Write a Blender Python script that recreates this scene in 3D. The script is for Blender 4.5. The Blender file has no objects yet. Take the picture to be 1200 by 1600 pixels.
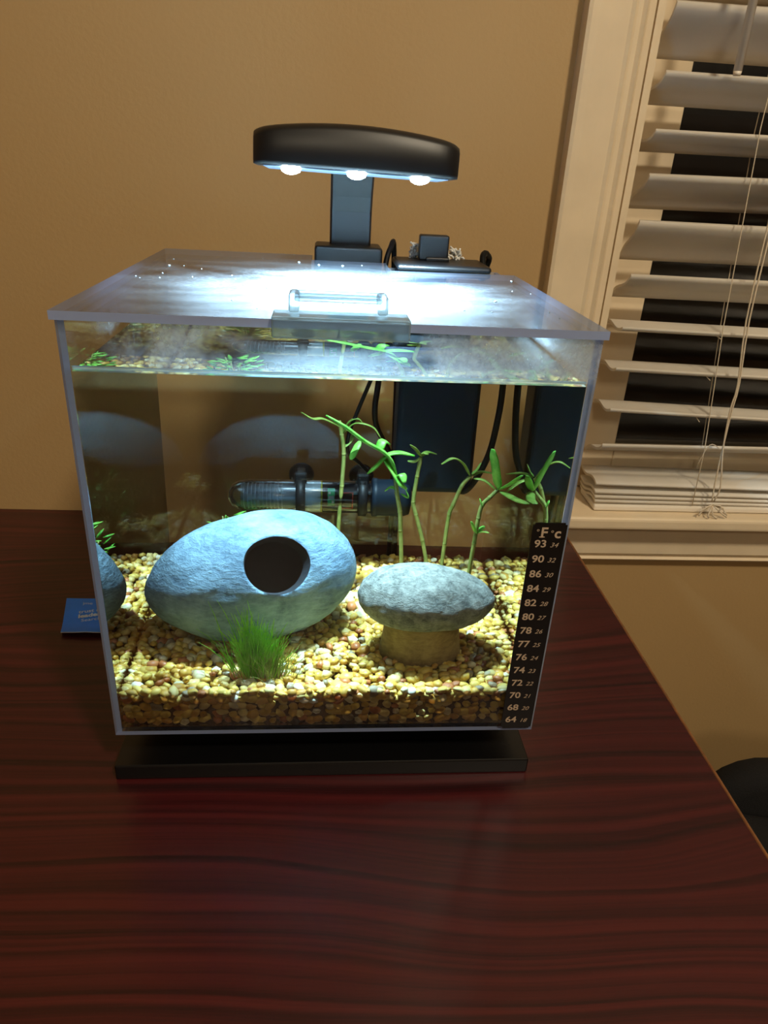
import bpy, bmesh, math, random
import numpy as np
from mathutils import Vector, Matrix, noise

random.seed(7); np.random.seed(7)
sc = bpy.context.scene
COL = sc.collection
PI = math.pi

# ------------------------------------------------------------------ camera
# world frame = the aquarium's own frame: x right, y away from the camera, z up, table top at z = 0
TY = 0.01025                       # the room (wall, table) is turned by this much against the aquarium
cam_d = bpy.data.cameras.new('camera'); cam = bpy.data.objects.new('camera', cam_d); COL.objects.link(cam)
cam_d.sensor_fit = 'VERTICAL'; cam_d.sensor_height = 36.0; cam_d.lens = 1107.26/1600*36.0
cam_d.clip_start = 0.02
cx_ = Vector((0.9959, -0.0745, 0.0521)); cz_ = -Vector((0.0898, 0.8953, -0.4363)); cy_ = cz_.cross(cx_)
cam.matrix_world = Matrix(((cx_.x, cy_.x, cz_.x, -0.0072), (cx_.y, cy_.y, cz_.y, -0.3272), (cx_.z, cy_.z, cz_.z, 0.3428), (0, 0, 0, 1)))
sc.camera = cam

# ------------------------------------------------------------------ world, lights, exposure
world = bpy.data.worlds.new('world'); sc.world = world; world.use_nodes = True
bg = world.node_tree.nodes['Background']; bg.inputs[0].default_value = (0.9, 0.62, 0.38, 1); bg.inputs[1].default_value = 0.02

def area(name, loc, target, size, power, color, caustic=False, shape='DISK', spread=0):
    l = bpy.data.lights.new(name, 'AREA'); l.shape = shape; l.size = size
    if shape == 'RECTANGLE': l.size_y = size*0.5
    l.energy = power; l.color = color
    o = bpy.data.objects.new(name, l); COL.objects.link(o); o.location = loc
    o.rotation_euler = (Vector(target)-Vector(loc)).to_track_quat('-Z', 'Y').to_euler()
    if caustic: l.cycles.is_caustics_light = True
    if spread: l.spread = math.radians(spread)
    return o
area('ceiling_light', (0.62, -1.05, 1.68), (0.1, 0.3, 0.2), 0.20, 22.0, (1.0, 0.85, 0.62), caustic=True)
area('fill_light', (-0.25, -2.5, 1.60), (0.2, 0.0, 0.0), 0.40, 11.0, (1.0, 0.84, 0.60))  # added fill lamp out of view, lifts the shaded slat undersides

sc.view_settings.view_transform = 'Standard'; sc.view_settings.look = 'None'
sc.view_settings.gamma = 1; sc.view_settings.use_curve_mapping = False
sc.view_settings.exposure = 0.0
sc.cycles.use_denoising = True
sc.cycles.max_bounces = 14; sc.cycles.transmission_bounces = 10; sc.cycles.transparent_max_bounces = 24
sc.cycles.diffuse_bounces = 4; sc.cycles.glossy_bounces = 6
sc.cycles.caustics_refractive = True; sc.cycles.caustics_reflective = False
sc.cycles.sample_clamp_indirect = 4.0; sc.cycles.blur_glossy = 0.3

# ------------------------------------------------------------------ helpers
def S(r, g, b):                    # sRGB 0-255 -> linear
    f = lambda c: c/255/12.92 if c/255 <= .04045 else ((c/255+.055)/1.055)**2.4
    return (f(r), f(g), f(b), 1)

class NT:
    def __init__(s, name):
        s.m = bpy.data.materials.new(name); s.m.use_nodes = True; s.t = s.m.node_tree; s.t.nodes.clear()
        s.out = s.n('ShaderNodeOutputMaterial')
    def n(s, typ, **kw):
        nd = s.t.nodes.new(typ)
        for k, v in kw.items():
            if k.startswith('_'): setattr(nd, k[1:], v)
            else:
                key = int(k[1:]) if k[0] == 'i' and k[1:].isdigit() else k.replace('__', ' ')
                if isinstance(v, bpy.types.NodeSocket): s.t.links.new(v, nd.inputs[key])
                else: nd.inputs[key].default_value = v
        return nd
    def ramp(s, fac, stops, interp='LINEAR'):
        r = s.n('ShaderNodeValToRGB', i0=fac); e = r.color_ramp.elements; r.color_ramp.interpolation = interp
        while len(e) < len(stops): e.new(0.5)
        for x, (p, c) in zip(e, stops):
            x.position = p; x.color = c if isinstance(c, tuple) else (c, c, c, 1)
        return r.outputs[0]
    def coord(s, scale=(1, 1, 1), loc=(0, 0, 0)):
        tc = s.n('ShaderNodeTexCoord'); mp = s.n('ShaderNodeMapping', i0=tc.outputs['Object']); mp.inputs['Scale'].default_value = scale
        mp.inputs['Location'].default_value = loc
        return mp.outputs[0]
    def noise(s, vec, scale, detail=3, rough=.5, dist=0):
        return s.n('ShaderNodeTexNoise', Vector=vec, Scale=scale, Detail=detail, Roughness=rough, Distortion=dist).outputs[0]
    def math(s, op, a, b=0.0, clamp=False):
        nd = s.n('ShaderNodeMath', _operation=op, _use_clamp=clamp, i0=a, i1=b); return nd.outputs[0]
    def bump(s, h, strength=.3, dist=.001):
        return s.n('ShaderNodeBump', Height=h, Strength=strength, Distance=dist).outputs[0]
    def mixc(s, fac, a, b, mode='MIX'):
        nd = s.n('ShaderNodeMix', _data_type='RGBA', _blend_type=mode)
        for k, v in ((0, fac), (6, a), (7, b)):
            if isinstance(v, bpy.types.NodeSocket): s.t.links.new(v, nd.inputs[k])
            else: nd.inputs[k].default_value = v
        return nd.outputs[2]
    def surf(s, sh):
        s.t.links.new(sh.outputs[0] if not isinstance(sh, bpy.types.NodeSocket) else sh, s.out.inputs[0]); return s.m
    def pbr(s, color, rough=.5, normal=None, **kw):
        p = s.n('ShaderNodeBsdfPrincipled')
        def put(k, v):
            if isinstance(v, bpy.types.NodeSocket): s.t.links.new(v, p.inputs[k])
            else: p.inputs[k].default_value = v
        put('Base Color', color); put('Roughness', rough)
        if normal is not None: put('Normal', normal)
        for k, v in kw.items(): put(k.replace('__', ' '), v)
        return p

def simple(name, col, rough=.5, nscale=60, var=.08, bump=.1, bdist=.0006, **kw):
    t = NT(name); v = t.coord(); nz = t.noise(v, nscale, 4)
    c = t.mixc(t.ramp(nz, [(.3, 0.0), (.7, 1.0)]), tuple(x*(1-var) for x in col[:3])+(1,), tuple(min(1, x*(1+var)) for x in col[:3])+(1,))
    return t.surf(t.pbr(c, rough, t.bump(nz, bump, bdist), **kw))

def tag(o, label=None, cat=None, group=None, kind=None):
    if label: o['label'] = label
    if cat: o['category'] = cat
    if group: o['group'] = group
    if kind: o['kind'] = kind
    return o

WL = {}
def empty(name, loc, label=None, cat=None, group=None, room=False, kind=None):
    o = bpy.data.objects.new(name, None); COL.objects.link(o); o.empty_display_size = .02
    WL[o.name] = Vector(loc)
    if room: o.location = RF(loc); o.rotation_euler.z = -TY
    else: o.location = loc
    return tag(o, label, cat, group, kind)

def RF(p):                         # room frame -> world
    c, s_ = math.cos(TY), math.sin(TY)
    return Vector((p[0]*c+p[1]*s_, -p[0]*s_+p[1]*c, p[2]))

class MB:
    def __init__(s): s.b = bmesh.new()
    def box(s, x0, x1, y0, y1, z0, z1, bev=0, seg=2, rot=None, piv=None, mat=0):
        r = bmesh.ops.create_cube(s.b, size=1); vs = r['verts']
        for v in vs: v.co = Vector(((x0+x1)/2+v.co.x*(x1-x0), (y0+y1)/2+v.co.y*(y1-y0), (z0+z1)/2+v.co.z*(z1-z0)))
        fs = list({f for v in vs for f in v.link_faces})
        for f in fs: f.material_index = mat
        if bev:
            es = list({e for v in vs for e in v.link_edges})
            rr = bmesh.ops.bevel(s.b, geom=es, offset=bev, segments=seg, affect='EDGES', profile=.5)
            vs = list({v for f in rr['faces'] for v in f.verts} | {v for v in vs if v.is_valid})
        if rot is not None: bmesh.ops.rotate(s.b, verts=vs, cent=piv or ((x0+x1)/2, (y0+y1)/2, (z0+z1)/2), matrix=rot)
        return vs
    def tube(s, pts, r, seg=8, cap=True, flat=1.0, up=None, smooth=True):
        pts = [Vector(p) for p in pts]; n = len(pts); rs = r if isinstance(r, (list, tuple)) else [r]*n
        rings = []; prev = None
        for i, p in enumerate(pts):
            t = (pts[min(i+1, n-1)]-pts[max(i-1, 0)]).normalized()
            if prev is None:
                a = Vector(up) if up else (Vector((0, 0, 1)) if abs(t.z) < .9 else Vector((0, 1, 0)))
                u = (a-t*a.dot(t)).normalized()
            else: u = (prev-t*prev.dot(t)).normalized()
            prev = u; w = t.cross(u)
            rings.append([s.b.verts.new(p+u*(math.cos(2*PI*k/seg)*rs[i]*flat)+w*(math.sin(2*PI*k/seg)*rs[i])) for k in range(seg)])
        for a, b in zip(rings, rings[1:]):
            for k in range(seg):
                f = s.b.faces.new((a[k], a[(k+1) % seg], b[(k+1) % seg], b[k])); f.smooth = smooth
        if cap:
            s.b.faces.new(rings[0][::-1]); s.b.faces.new(rings[-1])
        return [v for r_ in rings for v in r_]
    def lathe(s, prof, origin, axis=(0, 0, 1), seg=24, smooth=True):
        o = Vector(origin); ax = Vector(axis).normalized()
        a = Vector((0, 0, 1)) if abs(ax.z) < .9 else Vector((1, 0, 0)); u = (a-ax*a.dot(ax)).normalized(); w = ax.cross(u)
        rings = []
        for (r, h) in prof:
            rings.append([s.b.verts.new(o+ax*h+(u*math.cos(2*PI*k/seg)+w*math.sin(2*PI*k/seg))*max(r, 1e-5)) for k in range(seg)])
        for A, B in zip(rings, rings[1:]):
            for k in range(seg):
                f = s.b.faces.new((A[k], A[(k+1) % seg], B[(k+1) % seg], B[k])); f.smooth = smooth
        s.b.faces.new(rings[0][::-1]); s.b.faces.new(rings[-1])
    def prism(s, poly, axis, a0, a1, smooth=False, mat=0):
        # poly: 2D points in the plane across `axis`; extruded from a0 to a1
        def P(p, a):
            return {'x': (a, p[0], p[1]), 'y': (p[0], a, p[1]), 'z': (p[0], p[1], a)}[axis]
        A = [s.b.verts.new(P(p, a0)) for p in poly]; B = [s.b.verts.new(P(p, a1)) for p in poly]
        n = len(poly)
        for k in range(n):
            f = s.b.faces.new((A[k], A[(k+1) % n], B[(k+1) % n], B[k])); f.smooth = smooth; f.material_index = mat
        s.b.faces.new(A[::-1]).material_index = mat; s.b.faces.new(B).material_index = mat
        return A+B
    def ico(s, c, r, sub=2, disp=0, nscale=3, seed=0, smooth=True):
        rr = bmesh.ops.create_icosphere(s.b, subdivisions=sub, radius=1)
        for v in rr['verts']:
            d = v.co.copy(); k = 1+disp*noise.noise(d*nscale+Vector((seed, seed*1.7, 0)))
            v.co = Vector((c[0]+d.x*r[0]*k, c[1]+d.y*r[1]*k, c[2]+d.z*r[2]*k))
        for f in {f for v in rr['verts'] for f in v.link_faces}: f.smooth = smooth
        return rr['verts']
    def build(s, name, mats, parent=None, loc=None, room=False, fix=True, autosmooth=False):
        """verts are in the world (or room) frame; the object's origin goes to loc or the parent's"""
        if fix: bmesh.ops.recalc_face_normals(s.b, faces=s.b.faces[:])
        me = bpy.data.meshes.new(name)
        if parent is not None: org = WL[parent.name]
        elif loc is not None: org = Vector(loc)
        else:
            zs = [v.co for v in s.b.verts]
            org = Vector((sum(v.x for v in zs)/len(zs), sum(v.y for v in zs)/len(zs), min(v.z for v in zs)))
        for v in s.b.verts: v.co -= org
        s.b.to_mesh(me); s.b.free()
        for m in (mats if isinstance(mats, (list, tuple)) else [mats]): me.materials.append(m)
        o = bpy.data.objects.new(name, me); COL.objects.link(o); WL[o.name] = org
        if parent is not None: o.parent = parent
        elif room: o.location = RF(org); o.rotation_euler.z = -TY
        else: o.location = org
        return o

def rz(a): return Matrix.Rotation(a, 3, 'Z')
def rx(a): return Matrix.Rotation(a, 3, 'X')
def ry(a): return Matrix.Rotation(a, 3, 'Y')

def spline(pts, n=6):
    pts = [Vector(p) for p in pts]; out = []
    P = [pts[0]*2-pts[1]]+pts+[pts[-1]*2-pts[-2]]
    for i in range(1, len(P)-2):
        for k in range(n):
            t = k/n; a, b, c, d = P[i-1:i+3]
            out.append(.5*((2*b)+(c-a)*t+(2*a-5*b+4*c-d)*t*t+(3*b-a-3*c+d)*t**3))
    out.append(pts[-1]); return out

def text_mesh(b, txt, x, z, size, y, shear=0, weight=0.0, align='LEFT', frame=None, sx=1.0):
    """adds lettering as thin flat faces into MB b; frame(u, v) -> 3D"""
    cu = bpy.data.curves.new('t', 'FONT'); cu.body = txt; cu.size = size; cu.align_x = align; cu.offset = weight; cu.resolution_u = 3
    ob = bpy.data.objects.new('t', cu); COL.objects.link(ob)
    bpy.context.view_layer.update()
    me = bpy.data.meshes.new_from_object(ob.evaluated_get(bpy.context.evaluated_depsgraph_get()))
    vs = [b.b.verts.new(frame(x+(v.co.x+shear*v.co.y)*sx, z+v.co.y) if frame else (x+(v.co.x+shear*v.co.y)*sx, y, z+v.co.y)) for v in me.vertices]
    for p in me.polygons:
        try: b.b.faces.new([vs[i] for i in p.vertices])
        except ValueError: pass
    bpy.data.objects.remove(ob); bpy.data.curves.remove(cu); bpy.data.meshes.remove(me)

# ------------------------------------------------------------------ materials
def wall_material():
    t = NT('tan_wall_paint'); v = t.coord(); n1 = t.noise(v, 3, 3); n2 = t.noise(v, 260, 3)
    c = t.mixc(n1, S(172, 142, 96), S(182, 151, 104))
    return t.surf(t.pbr(c, .62, t.bump(n2, .25, .0008)))
M_wall = wall_material()
M_trim = simple('white_trim_paint', S(226, 208, 178), .42, 25, .05, .15)
M_floor = simple('floor_carpet', S(158, 136, 108), .95, 400, .2, .6, .003)
M_ceil = simple('ceiling_paint', S(214, 200, 176), .9, 60, .03, .1)

def wood_material():
    t = NT('mahogany_laminate')
    v = t.coord((1, 1, 1)); vs = t.coord((1.6, 14, 14))
    warp = t.noise(t.coord((1.0, 2.4, 3)), 2.6, 1.5, .45)
    w = t.math('ADD', t.n('ShaderNodeSeparateXYZ', i0=v).outputs[1], t.math('MULTIPLY', warp, .11))
    rings = t.n('ShaderNodeTexNoise', _noise_dimensions='1D', W=w, Scale=135, Detail=6, Roughness=.65).outputs[0]
    fine = t.noise(t.coord((5, 240, 240)), 4, 4, .7)
    broad = t.noise(vs, 1.3, 3, .5)
    m = t.math('ADD', t.math('MULTIPLY', rings, .62), t.math('ADD', t.math('MULTIPLY', fine, .16), t.math('MULTIPLY', broad, .22)))
    c = t.ramp(m, [(.38, S(32, 10, 12)), (.46, S(52, 14, 17)), (.56, S(68, 20, 22)), (.68, S(80, 26, 26))])
    return t.surf(t.pbr(c, .32, t.bump(m, .08, .0003), Specular__IOR__Level=.55))
M_wood = wood_material()
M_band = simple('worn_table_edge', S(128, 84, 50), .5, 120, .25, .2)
M_black = simple('black_plastic', S(26, 27, 29), .42, 90, .1, .05)
M_blackgloss = simple('gloss_black_plastic', S(20, 21, 24), .22, 60, .1, .02)
M_lamp = simple('satin_black_lamp', S(13, 16, 20), .42, 120, .1, .04)
M_filter = simple('filter_black', S(8, 22, 32), .5, 90, .1, .05, Specular__IOR__Level=.2)
M_rubber = simple('black_rubber', S(9, 11, 12), .5, 90, .1, .05, Specular__IOR__Level=.2)
M_gap = simple('baseplate_black', S(8, 8, 9), .34, 90, .1, .03)
M_fabric = simple('black_chair_fabric', S(12, 12, 15), .9, 700, .3, .5, .002)
M_white = simple('white_floss', S(225, 225, 220), .9, 300, .1, .4, .002)
M_slat = simple('blind_slat_vinyl', S(232, 224, 210), .45, 30, .03, .04)
M_cord = simple('blind_cord', S(222, 208, 184), .85, 900, .1, .4, .0004)
M_steel = simple('dark_screen', S(22, 17, 14), .6, 200, .3, .1)

def glass_material(name, tint, refl=1.0, fog=None, fogcol=(.8, .87, .95, 1), rough=.02, tl_mix=.5):
    """thin clear acrylic: straight-through transparency, Fresnel reflection, optional mist of condensation"""
    t = NT(name)
    fr = t.n('ShaderNodeFresnel', IOR=1.35); f = t.math('MULTIPLY', fr.outputs[0], refl)
    tr = t.n('ShaderNodeBsdfTransparent', Color=tint)
    gl = t.n('ShaderNodeBsdfGlossy', Roughness=rough)
    sh = t.n('ShaderNodeMixShader', i0=f, i1=tr.outputs[0], i2=gl.outputs[0])
    if fog:
        fac = fog(t)
        df = t.n('ShaderNodeBsdfDiffuse', Color=fogcol); tl = t.n('ShaderNodeBsdfTranslucent', Color=fogcol)
        mm = t.n('ShaderNodeMixShader', i0=tl_mix, i1=df.outputs[0], i2=tl.outputs[0])
        sh = t.n('ShaderNodeMixShader', i0=fac, i1=sh.outputs[0], i2=mm.outputs[0])
    return t.surf(sh)
def pane_fog(t):
    v = t.coord(); z = t.n('ShaderNodeSeparateXYZ', i0=v).outputs[2]      # object origin at z = .035
    above = t.ramp(t.math('SUBTRACT', z, .2175), [(.0, 0.0), (.004, 1.0)])
    x = t.n('ShaderNodeSeparateXYZ', i0=v).outputs[0]
    gx = t.ramp(t.math('MULTIPLY', t.math('ADD', x, .125), 4.0), [(.0, .12), (.18, .0), (.55, .0), (.72, .20), (1.0, .22)])
    nz = t.ramp(t.math('ADD', t.noise(t.coord(loc=(2.31, .4, .13)), 14, 4, .55, .6), gx), [(.56, 0.0), (.64, 1.0)])
    sp = t.ramp(t.noise(v, 420, 2, .5), [(.35, .6), (.65, 1.0)])
    return t.math('MULTIPLY', t.math('MULTIPLY', above, nz), t.math('MULTIPLY', sp, .42))
M_pane = glass_material('clear_acrylic_pane', (.972, .985, .985, 1), .55, pane_fog)
def lid_fog(t):
    v = t.coord(); nz = t.noise(t.coord((1, 1.5, 1), (.3, .12, 0)), 11, 4, .55, .9)
    f = t.ramp(nz, [(.36, .04), (.48, .40), (.62, 1.0)])
    drops = t.ramp(t.n('ShaderNodeTexVoronoi', Vector=v, Scale=420).outputs[0], [(.15, 1.0), (.5, .55)])
    return t.math('MULTIPLY', t.math('MULTIPLY', f, drops), .055)
M_lid = glass_material('misted_acrylic_lid', (.965, .98, .985, 1), .9, lid_fog, (.78, .86, .95, 1), .05)
M_edge = (lambda t: t.surf(t.n('ShaderNodeMixShader', i0=.45, i1=t.n('ShaderNodeBsdfTranslucent', Color=(.58, .72, 1.0, 1)).outputs[0],
        i2=t.pbr((.50, .62, 1.0, 1), .12).outputs[0])))(NT('acrylic_edge'))
M_clear = glass_material('clear_handle_acrylic', (.93, .97, 1, 1), 1.6, lambda t: t.math('ADD', .34, 0.0), (.8, .96, 1, 1), .05, .95)

def water_material():
    t = NT('aquarium_water')
    g = t.n('ShaderNodeBsdfRefraction', Color=(.985, 1.0, .985, 1), Roughness=0.0, IOR=1.33)
    gl = t.n('ShaderNodeBsdfGlossy', Roughness=0.0)
    fr = t.n('ShaderNodeFresnel', IOR=1.33)
    return t.surf(t.n('ShaderNodeBsdfGlass', Color=(.985, 1.0, .985, 1), Roughness=0.0, IOR=1.33))
M_water = water_material()

def tube_glass():
    t = NT('heater_tube_glass')
    fr = t.n('ShaderNodeFresnel', IOR=1.5); f = t.math('MULTIPLY', fr.outputs[0], 1.6, True)
    return t.surf(t.n('ShaderNodeMixShader', i0=f, i1=t.n('ShaderNodeBsdfTransparent', Color=(.80, .86, .88, 1)).outputs[0],
        i2=t.n('ShaderNodeBsdfGlossy', Roughness=.08).outputs[0]))
M_tube = tube_glass()
GR = [(0.0, S(236, 204, 100)), (.17, S(218, 172, 72)), (.32, S(240, 216, 138)), (.47, S(204, 152, 60)), (.58, S(232, 196, 92)),
      (.69, S(176, 104, 54)), (.735, S(240, 228, 186)), (.81, S(224, 186, 82)), (.91, S(158, 146, 118)), (.94, S(246, 240, 220)), (.97, S(200, 124, 70))]
def gravel_material(attr):
    t = NT('river_gravel')
    r = t.n('ShaderNodeAttribute', _attribute_name='tint').outputs['Fac'] if attr else t.n('ShaderNodeObjectInfo').outputs['Random']
    c = t.ramp(r, GR, 'CONSTANT'); nz = t.noise(t.coord(), 320, 3)
    c = t.mixc(t.ramp(nz, [(.35, 0.0), (.7, .35)]), c, S(150, 104, 50))
    return t.surf(t.pbr(c, .45, t.bump(nz, .25, .0005)))
M_gravel_s, M_gravel_o = gravel_material(True), gravel_material(False)
def stone_material(name, lo, hi, scale, bs, bd):
    t = NT(name); v = t.coord(); a = t.noise(v, scale, 6, .65, .4); b = t.noise(t.coord((1, 1, 2.5)), scale*3.5, 5, .7)
    m = t.math('ADD', t.math('MULTIPLY', a, .6), t.math('MULTIPLY', b, .4))
    return t.surf(t.pbr(t.ramp(m, [(.36, lo), (.62, hi)]), .8, t.bump(m, bs, bd)))
M_cave = stone_material('cave_ceramic', S(88, 120, 144), S(150, 186, 208), 44, .9, .004)
M_capstone = stone_material('cap_stone', S(78, 82, 78), S(166, 168, 158), 150, .9, .002)
M_stalk = stone_material('stalk_stone', S(120, 98, 60), S(176, 150, 100), 60, .5, .001)
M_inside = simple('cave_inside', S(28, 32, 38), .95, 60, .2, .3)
def leaf_material(name, a, b, tr=.4):
    t = NT(name); nz = t.noise(t.coord(), 120, 3); c = t.ramp(nz, [(.35, a), (.65, b)])
    p = t.pbr(c, .4); tl = t.n('ShaderNodeBsdfTranslucent', Color=c)
    return t.surf(t.n('ShaderNodeMixShader', i0=tr, i1=p.outputs[0], i2=tl.outputs[0]))
M_leaf = leaf_material('leaf_green', S(92, 184, 56), S(160, 232, 104))
M_leafo = leaf_material('leaf_olive', S(112, 150, 56), S(160, 186, 88))
M_stem = leaf_material('stem_olive', S(120, 136, 62), S(160, 166, 90), .2)
M_hair = leaf_material('hairgrass_green', S(128, 214, 36), S(186, 246, 90), .5)
M_hairb = leaf_material('hairgrass_pale', S(176, 200, 96), S(214, 226, 140), .5)
def emit(name, col, st):
    t = NT(name); return t.surf(t.n('ShaderNodeEmission', Color=col, Strength=st))
def flat(name, col, rough=.5): 
    t = NT(name); return t.surf(t.pbr(col, rough))

LED_W = 6.0
CH_TOP = 0.525
PLANTS = {'A': ([(0.0061, 0.19, 0.0987), (0.008, 0.19, 0.1364), (0.0088, 0.19, 0.1605), (0.0071, 0.19, 0.1745), (0.0051, 0.19, 0.1845)], [(0.0034, [(0.006, 0.19, 0.18), (-0.0059, 0.1873, 0.1862), (-0.0133, 0.1847, 0.1867), (-0.0206, 0.182, 0.1916)]), (0.0029, [(0.0071, 0.19, 0.1745), (0.0117, 0.19, 0.1838), (0.0182, 0.19, 0.1862), (0.0229, 0.19, 0.1804)]), (0.0029, [(0.0086, 0.19, 0.1652), (0.0131, 0.194, 0.1689), (0.0153, 0.198, 0.1726)]), (0.0029, [(0.0084, 0.19, 0.1754), (0.0161, 0.1887, 0.1833), (0.028, 0.1873, 0.1813), (0.0341, 0.186, 0.1739)])]), 
 'B': ([(0.0507, 0.15, 0.09), (0.0487, 0.15, 0.1169), (0.0474, 0.15, 0.1313), (0.0444, 0.15, 0.1454), (0.0429, 0.15, 0.1569)], [(0.0063, [(0.0438, 0.15, 0.157), (0.0364, 0.148, 0.1723), (0.0211, 0.146, 0.1821), (0.0084, 0.144, 0.1918), (-0.004, 0.142, 0.1996)]), (0.0054, [(0.0239, 0.15, 0.1583), (0.0305, 0.15, 0.1648), (0.0365, 0.15, 0.1717), (0.0449, 0.15, 0.1737), (0.0549, 0.15, 0.1718)]), (0.0039, [(0.0125, 0.15, 0.168), (0.0158, 0.154, 0.1745), (0.0183, 0.158, 0.1788)]), (0.0059, [(0.0336, 0.15, 0.1703), (0.04, 0.1487, 0.1618), (0.0455, 0.1473, 0.1533), (0.0508, 0.146, 0.1492)]), (0.0034, [(0.0451, 0.15, 0.1478), (0.04, 0.152, 0.1484), (0.0368, 0.154, 0.1449)]), (0.0039, [(0.043, 0.15, 0.1546), (0.0468, 0.146, 0.1596), (0.0485, 0.142, 0.155)]), (0.0029, [(0.0471, 0.15, 0.1445), (0.0525, 0.15, 0.1419), (0.0504, 0.15, 0.1474)]), (0.0049, [(0.0309, 0.15, 0.1747), (0.0334, 0.154, 0.1803), (0.038, 0.158, 0.1776)])]), 
 'C': ([(0.0722, 0.18, 0.0781), (0.0679, 0.18, 0.0984), (0.0618, 0.18, 0.1187), (0.0593, 0.18, 0.1286), (0.0608, 0.18, 0.1481), (0.0625, 0.18, 0.1629)], [(0.0034, [(0.0625, 0.18, 0.1629), (0.0581, 0.176, 0.169), (0.054, 0.172, 0.1733)]), (0.0034, [(0.0621, 0.18, 0.1619), (0.0583, 0.18, 0.159), (0.0533, 0.18, 0.1593)]), (0.0034, [(0.0629, 0.18, 0.1634), (0.0672, 0.184, 0.1652), (0.0741, 0.188, 0.1628)]), (0.0029, [(0.0633, 0.18, 0.1639), (0.0648, 0.178, 0.1659), (0.0669, 0.176, 0.1656)])]), 
 'D': ([(0.0838, 0.18, 0.0762), (0.0846, 0.18, 0.0962), (0.086, 0.18, 0.1193), (0.0882, 0.18, 0.1268), (0.0933, 0.18, 0.1418), (0.0986, 0.18, 0.1492)], [(0.0034, [(0.0986, 0.18, 0.1492), (0.0923, 0.1773, 0.1594), (0.0843, 0.1747, 0.1637), (0.0763, 0.172, 0.16)]), (0.0034, [(0.0994, 0.18, 0.1507), (0.1027, 0.18, 0.1541), (0.1053, 0.18, 0.1595)]), (0.0029, [(0.0999, 0.18, 0.1497), (0.1067, 0.184, 0.1516), (0.1182, 0.188, 0.1493)]), (0.0034, [(0.101, 0.18, 0.1478), (0.1091, 0.178, 0.1468), (0.1183, 0.176, 0.1399)])]), 
 'E': ([(0.0963, 0.13, 0.09), (0.0977, 0.13, 0.1157), (0.0989, 0.13, 0.1348), (0.1005, 0.13, 0.1442), (0.105, 0.13, 0.1499), (0.11, 0.13, 0.1555)], [(0.0054, [(0.11, 0.13, 0.1555), (0.1068, 0.1273, 0.1679), (0.1041, 0.1247, 0.1774), (0.1019, 0.122, 0.1855)]), (0.0039, [(0.1108, 0.13, 0.1555), (0.1155, 0.12, 0.1629), (0.12, 0.11, 0.1719)]), (0.0046, [(0.1118, 0.13, 0.1546), (0.1169, 0.105, 0.1571), (0.1195, 0.08, 0.1622)]), (0.0029, [(0.0988, 0.13, 0.1225), (0.0958, 0.128, 0.1284), (0.0937, 0.126, 0.1333)]), (0.0029, [(0.0992, 0.13, 0.1235), (0.1014, 0.132, 0.1256), (0.1042, 0.134, 0.1274)]), (0.0024, [(0.1, 0.13, 0.1235), (0.1027, 0.126, 0.126), (0.1059, 0.122, 0.1266)]), (0.0029, [(0.1011, 0.13, 0.1428), (0.0994, 0.13, 0.146), (0.0983, 0.13, 0.1488)])])}

# ------------------------------------------------------------------ room shell (room frame: back wall face at y = YW)
YW = 0.369
WX0, WX1, WZ0, WZ1 = 0.262, 1.16, 0.006, 1.18          # window opening
m = MB()
for (a, b_, c, d) in ((-1.7, WX0, -.74, 1.75), (WX1, 2.1, -.74, 1.75), (WX0, WX1, -.74, WZ0), (WX0, WX1, WZ1, 1.75)):
    m.box(a, b_, YW, YW+.13, c, d)
tag(m.build('wall_back', M_wall, loc=(0, YW, -.74), room=True), 'tan painted wall behind the table and aquarium', 'wall', kind='structure')
for nm, bx in (('wall_left', (-1.82, -1.7, -2.9, YW+.13, -.74, 1.75)), ('wall_right', (2.1, 2.22, -2.9, YW+.13, -.74, 1.75)), ('wall_front', (-1.82, 2.22, -3.02, -2.9, -.74, 1.75))):
    m = MB(); m.box(*bx); tag(m.build(nm, M_wall, room=True), kind='structure', label='tan painted wall outside the picture, '+nm.split('_')[1]+' side of the room', cat='wall')
m = MB(); m.box(-1.82, 2.22, -3.02, YW+.13, -.78, -.74); tag(m.build('floor', M_floor, room=True), 'brown carpeted floor under the table', 'floor', kind='structure')
m = MB(); m.box(-1.82, 2.22, -3.02, YW+.13, 1.75, 1.79); tag(m.build('ceiling', M_ceil, room=True), 'pale ceiling above the room', 'ceiling', kind='structure')

# window
win = empty('window_1', (WX0, YW, WZ0), 'white framed window with dark night glass behind the blind', 'window', room=True, kind='structure')
def casing_poly(x0, sgn):          # profile across the casing, from its outer edge inwards
    pts = [(0, 0), (0, -.016), (.003, -.0175), (.010, -.0170), (.022, -.0150), (.036, -.0135), (.039, -.0150), (.042, -.0128), (.046, -.012), (.049, -.0145), (.052, -.0105), (.058, -.009), (.060, 0)]
    return [(x0+sgn*p[0], YW+p[1]) for p in pts]
m = MB(); m.prism(casing_poly(.1995, 1), 'z', WZ0+.0155, WZ1+.055); m.build('casing', M_trim, win)
m = MB(); m.prism(casing_poly(WX1+.060, -1), 'z', WZ0+.0155, WZ1+.055); m.build('casing', M_trim, win)
m = MB(); m.box(.1995, WX1+.060, YW-.020, YW, WZ1+.055, WZ1+.115, .003); m.build('casing', M_trim, win)
m = MB()                                              # jamb lining
m.box(WX0-.0025, WX0+.004, YW-.008, YW+.10, WZ0+.0155, WZ1); m.box(WX1-.004, WX1+.0025, YW-.008, YW+.10, WZ0+.0155, WZ1); m.box(WX0, WX1, YW-.008, YW+.10, WZ1-.004, WZ1+.05)
m.build('jamb', M_trim, win)
m = MB(); m.box(.238, WX1+.025, YW-.040, YW+.10, WZ0, WZ0+.015, .004, 3); m.build('sill', M_trim, win)
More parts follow.
